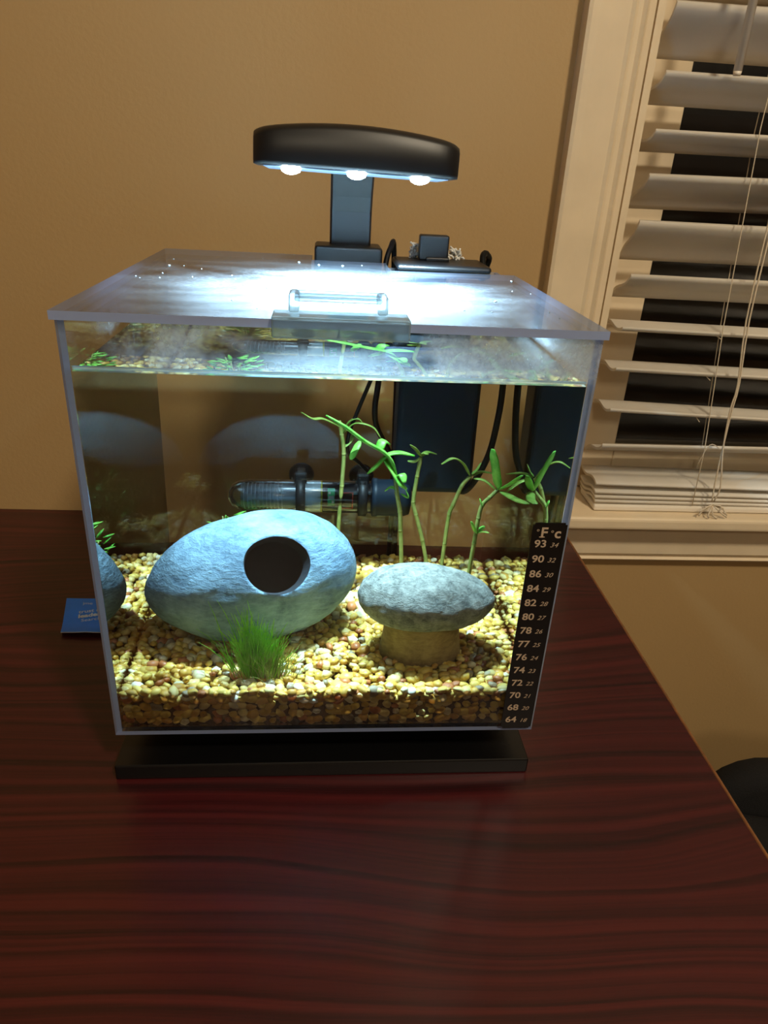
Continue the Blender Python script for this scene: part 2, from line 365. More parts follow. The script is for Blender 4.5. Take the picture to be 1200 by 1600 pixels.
m = MB(); m.prism([(YW, -.047), (YW-.010, -.047), (YW-.012, -.0445), (YW-.009, -.042), (YW-.0095, -.0395), (YW-.014, -.036), (YW-.014, .003), (YW-.016, .006), (YW, .006)], 'x', .243, WX1+.02)
m.build('apron', M_trim, win)
GX = .3215
m = MB()
ys0, ys1 = YW+.042, YW+.070
m.box(WX0+.004, GX, ys0, ys1, WZ0+.0155, WZ1-.004, .002); m.box(WX1-.062, WX1-.004, ys0, ys1, WZ0+.0155, WZ1-.004, .002)
m.box(GX, WX1-.062, ys0, ys1, WZ0+.0155, .072, .002); m.box(GX, WX1-.062, ys0-.004, ys1, .60, .64, .002); m.box(GX, WX1-.062, ys0, ys1, WZ1-.06, WZ1-.004, .002)
m.build('sash', M_trim, win)
t = NT('night_window_glass')
M_winglass = t.surf(t.n('ShaderNodeMixShader', i0=t.n('ShaderNodeFresnel', IOR=1.45).outputs[0], i1=t.n('ShaderNodeBsdfTransparent', Color=(.85, .85, .85, 1)).outputs[0], i2=t.n('ShaderNodeBsdfGlossy', Roughness=.12).outputs[0]))
m = MB(); m.box(GX, WX1-.062, YW+.054, YW+.058, .072, .60); m.build('pane', M_winglass, win)
m = MB(); m.box(GX, WX1-.062, YW+.054, YW+.058, .64, WZ1-.06); m.build('pane', M_winglass, win)
m = MB(); m.box(WX0, WX1, YW+.085, YW+.088, WZ0+.0155, WZ1-.004); m.build('insect_screen', M_steel, win)

# blind
bl = empty('window_blind', (.275, YW, .022), 'white slatted window blind hanging unevenly in front of the dark window', 'blind', room=True)
def slat(x0, x1, zc, tilt, slope, yc=YW+.003, half=.0245, th=.0026, amp=.0032, flip=1):
    b = MB(); n = 10; top = []; bot = []
    for i in range(n+1):
        s_ = -1+2*i/n; c = amp*flip*math.sin(PI*s_*.9)
        for lst, dz in ((top, th/2), (bot, -th/2)):
            u, w = half*s_, c+dz; a = -math.radians(tilt)       # front (u<0) goes up
            lst.append((yc+u*math.cos(a)-w*math.sin(a), zc+u*math.sin(a)+w*math.cos(a)))
    vs = b.prism(top+bot[::-1], 'x', x0, x1, smooth=False)
    for v in vs: v.co.z -= (v.co.x-x0)*slope
    for f in b.b.faces:
        if len(f.verts) == 4 and abs(f.normal.x) < .5: f.smooth = True
    return b.build('slat', M_slat, bl)
SLATS = [(.272, .4595, 48, .0), (.272, .4175, 26, .0), (.2725, .377, 19, -.005), (.276, .3355, 38, -.012), (.2765, .2935, 50, 0.0),
         (.2765, .2520, 33, .004), (.277, .2145, 6, .016), (.2785, .1740, 8, .022), (.281, .1315, 9, .032), (.281, .0850, 28, -.006)]
for x0, zc, tl, sl in SLATS: slat(x0, 1.125, zc, tl, sl)
for k in range(14): slat(.272, 1.125, .502+.0445*k, 45+3*math.sin(k*2.1), 0)
for k, (zc, tl) in enumerate(((.0555, -4), (.0445, -1), (.0385, 0), (.0335, 0))): slat(.2815+.0008*k, 1.127, zc-.003, tl, .014-.003*k, flip=-1 if k else -1)
m = MB()
vs = m.box(.2835, 1.13, YW-.0235, YW+.0245, .0215, .0285, .002); m.build('bottom_rail', M_slat, bl)
m = MB(); m.box(.268, 1.135, YW-.03, YW+.035, WZ1-.055, WZ1-.006, .002); m.build('head_rail', M_slat, bl)
def strings(xs_front, xs_back, nm):
    b = MB()
    b.tube(xs_front, .0005, 5); b.tube(xs_back, .0005, 5)
    return b.build(nm, M_cord, bl)
for dx in (0, .38, .70):
    f_ = [(.357+dx, YW-.024, 1.12), (.363+dx, YW-.024, .39), (.3756+dx, YW-.024, .2212), (.3894+dx, YW-.024, .0954), (.392+dx, YW-.024, .03)]
    g_ = [(.380+dx, YW+.027, 1.12), (.386+dx, YW+.027, .39), (.4009+dx, YW+.027, .2131), (.4155+dx, YW+.027, .0789), (.417+dx, YW+.027, .03)]
    strings(f_, g_, 'ladder_cord')
    for x0, zc, tl, sl in SLATS[6:9]:
        rb = MB(); rb.tube([(.376+dx, YW-.024, zc-.003-(.1)*sl), (.392+dx, YW+.027, zc-.006-.1*sl)], .0005, 5); rb.build('ladder_rung', M_cord, bl)
L1 = [(.372, YW-.04, 1.10), (.379, YW-.04, .42), (.3856, YW-.036, .3154), (.3895, YW-.036, .2308), (.3985, YW-.036, .1689), (.3980, YW-.036, .1425), (.4018, YW-.036, .1014), (.4105, YW-.036, .0583), (.409, YW-.034, .040)]
L2 = [(.376, YW-.037, 1.10), (.384, YW-.037, .42), (.3893, YW-.036, .3154), (.3925, YW-.036, .2308), (.4000, YW-.036, .1689), (.4000, YW-.036, .1425), (.4025, YW-.034, .1014), (.4050, YW-.034, .0583), (.407, YW-.034, .040)]
m = MB(); m.tube(spline(L1, 3), .00075, 6); m.tube(spline(L2, 3), .00075, 6)
for k in range(9):                                     # the loose knot and its ends
    a = k*2.4; q = Vector((.409, YW-.034, .036))
    m.tube(spline([q, q+Vector((.011*math.cos(a), -.003-.002*(k % 2), .006*math.sin(a)-.004)), q+Vector((.017*math.cos(a+.3), -.004, .004*math.sin(a)-.010))], 4), .0008, 5)
m.tube(spline([(.382, YW-.03, .078), (.388, YW-.034, .104), (.4025, YW-.034, .0985)], 5), .0004, 5)
m.build('lift_cord', M_cord, bl)
m = MB(); m.lathe([(.0034, 0), (.0034, .68), (.002, .70)], (.3200, YW-.046, .4275), (-.012, 0, 1), 10); m.lathe([(.0028, -.003), (.0034, 0)], (.3200, YW-.046, .4275), (-.012, 0, 1), 10)
m.build('tilt_wand', flat('wand_plastic', S(236, 226, 210), .3), bl)

# ------------------------------------------------------------------ table
XT = .2532
tb = empty('dining_table', (-.45, -.35, -.74), 'dark mahogany table with a worn tan edge, standing against the wall', 'table', room=True)
m = MB(); m.box(-1.15, XT-.0022, -1.05, YW-.001, -.026, 0, .0008, 1); m.build('table_top', M_wood, tb)
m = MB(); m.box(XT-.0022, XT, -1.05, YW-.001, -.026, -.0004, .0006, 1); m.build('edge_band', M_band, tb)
for (x, y) in ((-1.08, -.98), (-1.08, .26), (.10, -.98), (.10, .26)):
    m = MB(); m.box(x-.03, x+.03, y-.03, y+.03, -.74, -.026, .004); m.build('leg', M_wood, tb)
m = MB()
m.box(-1.05, .07, .25, .27, -.11, -.026); m.box(-1.05, .07, -.99, -.97, -.11, -.026); m.box(-1.09, -1.07, -.95, .23, -.11, -.026); m.box(.09, .11, -.95, .23, -.11, -.026)
m.build('table_apron', M_wood, tb)

# ------------------------------------------------------------------ aquarium: stand, tank, water, lid
D = .232; H = .2795; ZB = .035; T = .003; HW = .125; ZW = .2515
st = empty('aquarium_stand', (0, D/2, 0), 'flat black plinth under the glass aquarium', 'stand')
m = MB(); m.box(-.1285, .1268, -.0009, D-.012, 0, .0110, .0010, 2); m.build('base_plate', M_gap, st)
m = MB(); m.box(-.100, .100, .034, D-.03, .0110, ZB-.0002, .001, 2); m.build('riser', M_gap, st)

aq = empty('aquarium', (0, D/2, ZB), 'clear cube aquarium with bluish edges on a black plinth', 'aquarium')
def pane(bx, thin, name='glass_pane'):
    b = MB(); b.box(*bx)
    b.b.faces.ensure_lookup_table(); bmesh.ops.recalc_face_normals(b.b, faces=b.b.faces[:])
    for f in b.b.faces: f.material_index = 0 if abs(f.normal[thin]) > .9 else 1
    return b.build(name, [M_pane, M_edge], aq)
ZT = H-.0042
pane((-HW, HW, 0, T, ZB, ZT), 1); pane((-HW, HW, D-T, D, ZB, ZT), 1)
pane((-HW, -HW+T, T, D-T, ZB, ZT), 0); pane((HW-T, HW, T, D-T, ZB, ZT), 0)
m = MB(); m.box(-HW+T, HW-T, T, D-T, ZB, ZB+T); m.build('bottom_pane', M_pane, aq)

m = MB(); m.box(-HW+T+.0002, HW-T-.0002, T+.0002, D-T-.0002, ZB+T+.0002, ZW)
bmesh.ops.recalc_face_normals(m.b, faces=m.b.faces[:]); bmesh.ops.split_edges(m.b, edges=m.b.edges[:])
for f in m.b.faces: f.smooth = True
wt = m.build('water', M_water, fix=False); tag(wt, 'clear water filling the glass aquarium almost to the lid', 'water', kind='stuff')
wt.cycles.is_caustics_caster = True

m = MB()
me_ = [(.0034, ZW-.0002), (.0034, ZW+.0026), (.0040, ZW+.0015), (.0050, ZW+.0006), (.0066, ZW+.0001)]
for p_, q_ in zip(me_, me_[1:]):
    V = [m.b.verts.new(c) for c in ((-.1216, p_[0], p_[1]), (.1216, p_[0], p_[1]), (.1216, q_[0], q_[1]), (-.1216, q_[0], q_[1]))]; m.b.faces.new(V).smooth = True
bmesh.ops.remove_doubles(m.b, verts=m.b.verts[:], dist=1e-6)
m.build('meniscus', glass_material('meniscus_water', (.9, .96, 1, 1), 2.0, lambda t: t.math('ADD', .28, 0.0), (.8, .95, 1, 1), .05, .6), wt)

o_ = .0018
poly = [(-HW-o_, -o_), (HW+o_, -o_), (HW+o_, .186), (.0385, .181), (.0385, .2225), (-.0160, .2225), (-.0160, .253), (-HW-o_, .253)]
m = MB(); m.prism(poly, 'z', H-.004, H); bmesh.ops.recalc_face_normals(m.b, faces=m.b.faces[:])
for f in m.b.faces: f.material_index = 0 if abs(f.normal.z) > .9 else 1
lid = m.build('lid', [M_lid, M_edge], aq); lid['label'] = 'clear acrylic lid misted with condensation'
hd = MB(); hd.box(-.0300, .0325, -.0058, -o_-.0001, H-.0078, H+.0012, .0012, 3); hd.box(-.0300, .0325, -.0058, .012, H+.0001, H+.0018, .0006, 2)
h1 = hd.build('handle', M_clear, lid)
m = MB()
for k in range(3): m.box(-.0205, .0205, .011+.0035*k, .0135+.0035*k, H+.0058+.0008*k, H+.0082+.0008*k, .0010, 3)
for sx in (-1, 1): m.box(sx*.0205-.0025, sx*.0205+.0025, .006, .021, H+.0014, H+.0100, .0015, 3)
m.build('handle_grip', M_clear, lid)
m = MB()
for k in range(46):
    x, y = random.uniform(-.12, .12), random.uniform(.01, .22)
    if x > .034 and y > .178: continue
    r = random.choice((.0004, .0006, .0006, .001)); m.ico((x, y, H+r*.3), (r, r, r*.5), 1)
tag(m.build('droplet', flat('water_drop', (.35, .42, .48, 1), .08), lid), kind='stuff')

# ------------------------------------------------------------------ gravel
RC = []                                                # everything under water that receives refracted lamp light
def gz(x, y): return .0620+.006*y/D+.0016*noise.noise(Vector((x*28, y*28, 0)))+.003*max(0, 1-abs(y)/.03)*noise.noise(Vector((x*40, 5, 0)))
gb = empty('gravel_bed', (0, D/2, ZB+T), 'bed of yellow, cream and brown river gravel in the aquarium', 'gravel')
variants = []
for k in range(10):
    b = bmesh.new(); bmesh.ops.create_icosphere(b, subdivisions=1 if k > 5 else 2, radius=1)
    for v in b.verts:
        d_ = v.co.copy(); kk = 1+.28*noise.noise(d_*1.2+Vector((k*3.1, k, 0))); v.co = d_*kk
    for f in b.faces: f.smooth = True
    variants.append(b)
G = []                                                 # (x, y, z, r, front?)
def addg(x, y, z, r): G.append((x, y, z, r))
random.seed(11)
sp = .0056
for i in range(int(.2436/sp)):
    for j in range(int((D-.0075)/sp)):
        x = -.1190+i*sp+random.uniform(-.35, .35)*sp; y = .0065+j*sp+random.uniform(-.35, .35)*sp
        r = random.choice((.0026, .003, .0034, .0034, .0040, .0048))
        x = max(-.1218+r, min(.1218-r, x)); y = max(.0034+r*.9, min(D-.0034-r, y))
        addg(x, y, gz(x, y)-r*.6+random.uniform(-.0012, .0016), r)
        if random.random() < .6: addg(x+sp*.5 if x < .11 else x, y, gz(x, y)-.005, .0034)
s2 = .0056
for side in range(4):
    n = int(.2436/s2)
    for i in range(n):
        for j in range(5):
            r = random.choice((.0026, .003, .0034, .0038)); u = -.118+i*s2+random.uniform(-.3, .3)*s2; z = ZB+T+.0030+j*.0050+random.uniform(-.0012, .0012)
            if side == 0: addg(max(-.1215+r, min(.1215-r, u)), .0034+r*.95+random.uniform(0, .0005), z, r)
            elif side == 1: addg(max(-.1215+r, min(.1215-r, u)), D-.0034-r, z, r)
            else: addg((-.1216+r)*(1 if side == 2 else -1), max(.006, min(D-.006, .12+u*.93)), z, r)
G.sort(key=lambda g: g[1]-.6*g[2])
ind, rest = [], []
for g in G:
    (ind if len(ind) < 300 and g[3] >= .0029 and g[1] < .03 else rest).append(g)
vmesh = []
for k in range(6):
    me = bpy.data.meshes.new('pebble'); variants[k].to_mesh(me); me.materials.append(M_gravel_o); vmesh.append(me)
org = Vector((0, D/2, ZB+T))
for i, g in enumerate(ind):
    o = bpy.data.objects.new('pebble', vmesh[i % 6]); COL.objects.link(o); o.parent = gb
    o.location = Vector(g[:3])-org; r = g[3]; o.scale = (r*random.uniform(1.0, 1.3), r*random.uniform(.8, 1.0), r*random.uniform(.62, .85))
    o.rotation_euler = (random.uniform(-.5, .5), random.uniform(-.5, .5), random.uniform(0, 6.3)); RC.append(o)
VV, FF, TT = [], [], []; off = 0
lo = []
for b in variants[6:]:
    b.verts.ensure_lookup_table(); lo.append((np.array([v.co[:] for v in b.verts]), np.array([[v.index for v in f.verts] for f in b.faces])))
from mathutils import Euler
for i, g in enumerate(rest):
    V, F = lo[i % 4]; r = g[3]
    M = np.array(Euler((random.uniform(-.5, .5), random.uniform(-.5, .5), random.uniform(0, 6.3))).to_matrix())
    W = (V*np.array([r*random.uniform(1.0, 1.35), r*random.uniform(.8, 1.05), r*random.uniform(.62, .9)]))@M.T+np.array(g[:3])-np.array(org)
    VV.append(W); FF.append(F+off); TT.append(np.full(len(V), random.random())); off += len(V)
VV = np.concatenate(VV); FF = np.concatenate(FF); TT = np.concatenate(TT)
me = bpy.data.meshes.new('pebbles'); me.from_pydata(VV.tolist(), [], FF.tolist())
me.polygons.foreach_set('use_smooth', [True]*len(me.polygons))
at = me.attributes.new('tint', 'FLOAT', 'POINT'); at.data.foreach_set('value', TT.astype(np.float32)); me.materials.append(M_gravel_s)
pb = bpy.data.objects.new('small_pebbles', me); COL.objects.link(pb); pb.parent = gb; tag(pb, kind='stuff'); RC.append(pb)
m = MB(); m.box(-.113, .113, .011, D-.012, ZB+T, .054); RC.append(tag(m.build('gravel_filler', simple('gravel_filler', S(120, 84, 46), .9), gb), kind='stuff'))  # unseen solid filler below the pebbles, added to block light

# ------------------------------------------------------------------ cave stone: shell with a round opening
cs_c = Vector((-.0490, .098, .1005))
CSR = (rz(math.radians(17)) @ ry(math.radians(-4))).inverted()
cave = empty('cave_stone', (cs_c.x, cs_c.y, .064), 'large blue-grey hollow cave stone with a round hole on the gravel', 'cave ornament')
hole_c = Vector((-.0345, .094, .1015)); ax = Vector((.36, -.78, .56)).normalized()
u_ = Vector((1, 0, 0)); u_ = (u_-ax*u_.dot(ax)).normalized(); w_ = ax.cross(u_)
def stone_r(d):
    # signed-direction ellipsoid, fuller on the right, pointed on the left, flat below
    d = CSR @ d
    rx_ = .069 if d.x < 0 else .0675
    ry_ = .046
    rz_ = .0430 if d.z > 0 else .042
    r = 1/math.sqrt((d.x/rx_)**2+(d.y/ry_)**2+(d.z/rz_)**2)
    r *= 1+.035*max(0, d.x)*max(0, d.z)*4-.06*max(0, -d.x)**2*abs(d.z)*2
    r *= 1+.022*noise.noise(d*2.3+Vector((4, 0, 1)))+.012*noise.noise(Vector((d.x*3, d.y*3, d.z*9)))+.004*noise.noise(d*22)
    return r
def shell(b, k, th0, seg=96, rings=64, mat=0):
    rr = []
    for i in range(rings+1):
        th = th0+(PI-.001-th0)*i/rings; row = []
        for j in range(seg):
            ph = 2*PI*j/seg; d = ax*math.cos(th)+(u_*math.cos(ph)+w_*math.sin(ph))*math.sin(th)
            row.append(b.b.verts.new(cs_c+d*stone_r(d)*k))
        rr.append(row)
    for A, B in zip(rr, rr[1:]):
        for j in range(seg):
            f = b.b.faces.new((A[j], A[(j+1) % seg], B[(j+1) % seg], B[j])); f.smooth = True; f.material_index = mat
    b.b.faces.new(rr[-1]).material_index = mat
    return rr[0]
b = MB(); th0 = .43
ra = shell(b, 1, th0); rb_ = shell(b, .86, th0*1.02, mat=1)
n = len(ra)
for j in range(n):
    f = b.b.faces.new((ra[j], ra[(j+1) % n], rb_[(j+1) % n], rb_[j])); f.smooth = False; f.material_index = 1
RC.append(b.build('hollow_shell', [M_cave, M_inside], cave, fix=True))

# mushroom ornament
mu = empty('mushroom_stone', (.0590, .066, .062), 'mushroom shaped ornament, grey stone cap on a tan stone stalk', 'ornament')
m = MB(); vs = m.ico((.0590, .064, .1020), (.0425, .033, .0215), 5, .05, 1.5, 3)
for v in vs:
    d_ = (v.co-Vector((.0590, .064, .1020))); v.co += d_*(.028*noise.noise(v.co*90)+.022*noise.noise(v.co*240)); v.co.z -= (v.co.x-.0590)*.04
    if v.co.z < .091: v.co.z = .091-(.091-v.co.z)*.75
RC.append(m.build('cap', M_capstone, mu))
m = MB(); m.lathe([(.0255, 0), (.0262, .006), (.0245, .018), (.0232, .03), (.0235, .037)], (.0585, .066, .056), (0, 0, 1), 40)
for v in m.b.verts: 
    q = v.co-Vector((.0585, .066, v.co.z)); v.co += q*(.07*noise.noise(Vector((v.co.x*60, v.co.y*60, v.co.z*20))))
RC.append(m.build('stalk', M_stalk, mu))

# ------------------------------------------------------------------ plants
def leaf(pts, w, parent, mat, name='leaf'):
    w *= 1.45
    P_ = spline(pts, 5); n = len(P_); rs = []
    for i in range(n):
        t_ = i/(n-1); rs.append(max(.0003, w*.5*min(1, (t_*5+.35))*(1-max(0, t_-.72)**1.4*3.4)))
    b = MB(); b.tube(P_, rs, 8, flat=.28, up=(0, 0, 1)); RC.append(b.build(name, mat, parent)); return RC[-1]
PL = {'A': ('thin olive sprig furthest left, standing behind the cave stone', M_leafo), 'B': ('tall bright green sprig with thick leaves beside the heater cap', M_leaf),
      'C': ('slender sprig with four tiny leaves between the tall bright sprig and the arching one', M_leafo), 'D': ('olive sprig with a hooked arching leaf behind the mushroom stone', M_leafo),
      'E': ('branching green sprig nearest the right glass, upright thick leaf on top', M_leaf)}
for key, (stm, lvs) in PLANTS.items():
    base = Vector(stm[0]); base.z = .062
    t_ = empty('plant_sprig', base, PL[key][0], 'aquatic plant', 'leafy sprigs planted in the gravel')
    m = MB(); pts = spline([base]+[Vector(p) for p in stm], 5); m.tube(pts, [.0015]*(len(pts)-1)+[.0012], 8)
    for q in stm[1:-1]: m.ico(q, (.0019, .0019, .0016), 1)
    RC.append(m.build('stem', M_stem, t_))
    for k, (w, pts) in enumerate(lvs): leaf(pts, w, t_, PL[key][1] if (k+len(key)) % 3 or key == 'B' else M_leafo)
hg = empty('hairgrass', (-.0425, .030, .060), 'tuft of bright green hairgrass on the gravel before the cave stone', 'aquatic plant')
def blades(n, cx, cy, z0, hmin, hmax, spread, lean, name, mat, parent, r0=.0003):
    b = MB()
    for k in range(n):
        a = random.uniform(0, 2*PI); rr = abs(random.gauss(0, .45))*spread; h = random.uniform(hmin, hmax)
        p0 = Vector((cx+rr*math.cos(a), cy+rr*math.sin(a)*.7, z0)); lx = lean*(rr/spread)*random.uniform(.4, 1.6)
        p1 = p0+Vector((math.cos(a)*lx*.35+random.uniform(-.002, .002), math.sin(a)*lx*.25, h*.55)); p2 = p0+Vector((math.cos(a)*lx+random.uniform(-.004, .004), math.sin(a)*lx*.7, h))
        b.tube([p0, (p0+p1)/2, p1, (p1+p2)/2+Vector((0, 0, h*.04)), p2], [r0, r0, r0*.9, r0*.7, r0*.3], 3, cap=False)
    return tag(b.build(name, mat, parent, fix=False), kind='stuff')
RC.append(blades(520, -.0435, .030, .061, .018, .037, .0125, .012, 'grass_blades', M_hair, hg))
RC.append(blades(34, -.047, .030, .061, .038, .050, .010, .018, 'long_blades', M_hair, hg, .00035))
RC.append(blades(240, -.034, .028, .061, .010, .022, .013, .012, 'pale_blades', M_hairb, hg, .00022))
sp_ = empty('moss_plant', (-.070, .182, .066), 'small bushy green plant hidden behind the cave stone', 'aquatic plant')
b = MB()
for k in range(7):
    a = k*.9; r = .007+.006*(k % 3); top = Vector((-.070+r*math.cos(a), .182+r*.6*math.sin(a), .096+.006*((k*5) % 4)))
    b.tube([(-.070, .182, .064), ((-.070+top.x)/2, (.182+top.y)/2, .085), top], .0007, 5)
RC.append(b.build('stem', M_stem, sp_))
b = MB()
for k in range(90):
    a = random.uniform(0, 2*PI); r = random.uniform(.002, .017); z = random.uniform(.072, .118-r*.6); c = Vector((-.070+r*math.cos(a), .182+r*.6*math.sin(a), z))
    d_ = Vector((math.cos(a), .6*math.sin(a), random.uniform(.1, .9))).normalized()
    b.tube([c, c+d_*.003, c+d_*.006, c+d_*.0085], [.0006, .0018, .0016, .0003], 6, flat=.3)
RC.append(tag(b.build('leaves', M_leaf, sp_), kind='stuff'))

# ------------------------------------------------------------------ heater
HZ = .1247; HY = .2005
he = empty('aquarium_heater', (0, HY, HZ-.014), 'glass tube heater with a black cap lying level on the back pane', 'heater')
def lx(prof, x, mat, name, parent, y=HY, z=HZ, seg=28):
    b = MB(); b.lathe(prof, (x, y, z), (1, 0, 0), seg); o = b.build(name, mat, parent); RC.append(o); return o
RT = .0122
lx([(.001, 0), (.004, .0006), (.008, .003), (.0108, .0075), (RT, .013), (RT, .1035), (RT-.0008, .1045)], -.0735, M_tube, 'glass_tube', he)
cp = lx([(.0125, 0), (.0146, .001), (.0146, .004), (.0138, .005), (.0138, .024), (.0125, .028), (.006, .0295)], .0300, M_filter, 'cap', he)
M_coil = flat('coil_wire', S(190, 195, 200), .3, )
b = MB()
for k in range(11): b.lathe([(.0093, 0), (.0097, .0003), (.0093, .0006)], (-.062+k*.0027, HY, HZ), (1, 0, 0), 20)
RC.append(b.build('heating_coil', M_coil, he))
lx([(.0088, 0), (.0088, .048)], -.064, simple('coil_core', S(120, 130, 138), .35), 'coil_core', he)
lx([(.0118, 0), (.0118, .011)], -.0180, simple('white_collar', S(250, 250, 244), .4), 'collar', he)
lx([(.0119, 0), (.0119, .0011)], -.0069, simple('yellow_ring', S(226, 206, 60), .4), 'yellow_ring', he)
blk = lx([(.0117, 0), (.0117, .0350)], -.0057, M_filter, 'thermostat_sleeve', he)
b = MB(); 
def sleeve(b, x0, x1, a0, a1, r, n=6):                 # printed patch wrapped on the sleeve
    V = [[b.b.verts.new((x, HY-r*math.cos(a0+(a1-a0)*k/n), HZ+r*math.sin(a0+(a1-a0)*k/n))) for k in range(n+1)] for x in (x0, x1)]
    for k in range(n): b.b.faces.new((V[0][k], V[0][k+1], V[1][k+1], V[1][k]))
sleeve(b, -.0020, .0032, -.30, .85, .01185); RC.append(b.build('green_label', flat('label_green', S(24, 190, 120), .5), blk))
b = MB(); sleeve(b, .0070, .0165, .52, .60, .01185); sleeve(b, .0070, .0165, -.52, -.44, .01185); sleeve(b, .0070, .0079, -.5, .6, .01185); sleeve(b, .0156, .0165, -.5, .6, .01185)
RC.append(b.build('red_label', flat('label_red', S(230, 60, 50), .5), blk))
b = MB(); sleeve(b, -.0014, .0026, .15, .35, .01190, 3); sleeve(b, -.0014, .0002, .45, .6, .01190, 3); sleeve(b, .0010, .0026, -.12, .05, .01190, 3)
RC.append(b.build('label_mark', flat('label_white', S(220, 240, 225), .5), blk))
for x in (-.0215, .0235):
    c_ = lx([(RT+.0002, 0), (RT+.0022, .0006), (RT+.0022, .0062), (RT+.0002, .0068)], x-.0034, M_rubber, 'clip', he)
    b = MB(); b.lathe([(.0095, 0), (.0085, -.0025), (.0040, -.0045), (.0038, -.008)], (x, D-.0036, HZ+.008), (0, 1, 0), 20); b.box(x-.003, x+.003, HY+.002, D-.011, HZ+.004, HZ+.016, .001)
    b.box(x-.0045, x+.0045, HY-.004, HY+.003, HZ+.0105, HZ+.0185, .0015)
    RC.append(b.build('suction_cup', M_rubber, c_))
    b = MB()
    for k in range(9): b.ico((x+random.uniform(-.007, .007), HY-.006+random.uniform(-.002, .002), HZ+.0135+random.uniform(-.002, .004)), (.0007,)*3, 1)
    RC.append(tag(b.build('air_bubble', M_tube, c_), kind='stuff'))
b = MB(); b.tube(spline([(.054, HY, HZ+.002), (.055, .203, .134), (.0440, .205, .155), (.0320, .198, .178), (.0295, .194, .193), (.0310, .195, .209), (.0355, .205, .250), (.0385, .226, .276), (.0425, .236, .2885), (.0465, .247, .285), (.049, .255, .20), (.05, .27, .02), (.02, .30, .0035), (-.05, .325, .003)], 5), .0021, 8)
cd = b.build('power_cord', M_rubber, he)
b = MB(); b.tube(spline([(.0385, .196, .2545), (.0300, .192, .225), (.0239, .190, .2088), (.018, .190, .193), (.0119, .191, .1746), (.012, .196, .16), (.020, .206, .150), (.030, .208, .140)], 5), .0014, 8)
RC.append(b.build('thin_cord', M_rubber, he))

# ------------------------------------------------------------------ filter
fl = empty('aquarium_filter', (.074, .212, .131), 'black box filter hanging in the back right of the aquarium', 'filter')
m = MB(); m.box(.0455, .1030, .1950, .2270, .1305, .2800, .0045, 4); RC.append(m.build('filter_body', M_filter, fl))
m = MB(); m.box(.0440, .1110, .1885, .2360, .2788, .2835, .0022, 3); m.build('filter_cover', M_lamp, fl)
m = MB(); m.box(.0620, .0835, .2150, .2250, .2835, .3010, .0015, 3); m.box(.0670, .0840, .2120, .2160, .2832, .2860, .0008); m.build('intake_clip', M_lamp, fl)
m = MB()
for k in range(70):
    x = random.choice((random.gauss(.0600, .0012), random.gauss(.0905, .004))); z = random.uniform(.2835, .2925)
    if x > .075: z = random.uniform(.283, .290)
    c = Vector((x, .2310+random.uniform(-.003, .003), z)); d_ = Vector((random.uniform(-1, 1), random.uniform(-1, 1), random.uniform(-.5, 1)))*.003
    m.tube([c-d_, c+Vector((.0006, 0, .0006)), c+d_], .0008, 4, smooth=True)
tag(m.build('filter_floss', M_white, fl), kind='stuff')
m = MB(); m.tube(spline([(.090, .205, .134), (.0969, .193, .1335), (.1045, .1905, .1439), (.1120, .190, .1635), (.1153, .190, .187), (.1165, .191, .210), (.1160, .196, .245), (.1115, .222, .280), (.1130, .231, .2880), (.1170, .237, .2870), (.1190, .243, .279), (.105, .247, .24), (.078, .252, .20), (.062, .258, .15), (.0560, .268, .10), (.058, .285, .02), (.05, .325, .0035), (.00, .352, .003)], 5), .0024, 8)
m.build('power_cord', M_rubber, fl)

# ------------------------------------------------------------------ lamp
la = empty('aquarium_lamp', (.0125, .245, .235), 'black clip-on aquarium lamp with three bright lamps above the lid', 'lamp')
m = MB(); m.box(-.0140, .0360, .2240, .2580, .2760, .2895, .0022, 3); m.box(-.0130, .0350, D+.0004, .2580, .235, .280, .002, 2)
m.box(-.004, .026, .2240, .2285, .256, .280, .0012)
m.build('clamp', M_lamp, la)
m = MB()
path = [(.246, .288), (.2458, .300), (.2450, .3135), (.2400, .3250), (.2330, .3360), (.2260, .3450), (.212, .3510), (.180, .3530), (.135, .3530)]
sec = []
for i, (y, z) in enumerate(path):
    y0, z0 = path[max(0, i-1)]; y1, z1 = path[min(len(path)-1, i+1)]; t_ = Vector((0, y1-y0, z1-z0)).normalized(); nn = Vector((0, -t_.z, t_.y))
    hw, ht = .0154, (.0052 if i < 6 else .0042); c = Vector((.0125, y, z)); row = []
    for (sx, sn) in ((-1, -.6), (-.9, -1), (.9, -1), (1, -.6), (1, .6), (.9, 1), (-.9, 1), (-1, .6)): row.append(m.b.verts.new(c+Vector((hw*sx, 0, 0))+nn*(ht*sn)))
    sec.append(row)
for A, B in zip(sec, sec[1:]):
    for k in range(8): m.b.faces.new((A[k], A[(k+1) % 8], B[(k+1) % 8], B[k]))
m.b.faces.new(sec[0]); m.b.faces.new(sec[-1])
m.build('arm', M_lamp, la)
HC = Vector((.0112, .120, .3502)); HR = rx(math.radians(-2.2)) @ ry(.022)
HC2 = Vector((.0102, .0950, .3499))
def head(v): return HC2+HR@(Vector(v)-HC)*.944
m = MB()                                              # bowed bar: plan outline with bulging front, arched top
NX = 28; rows = []
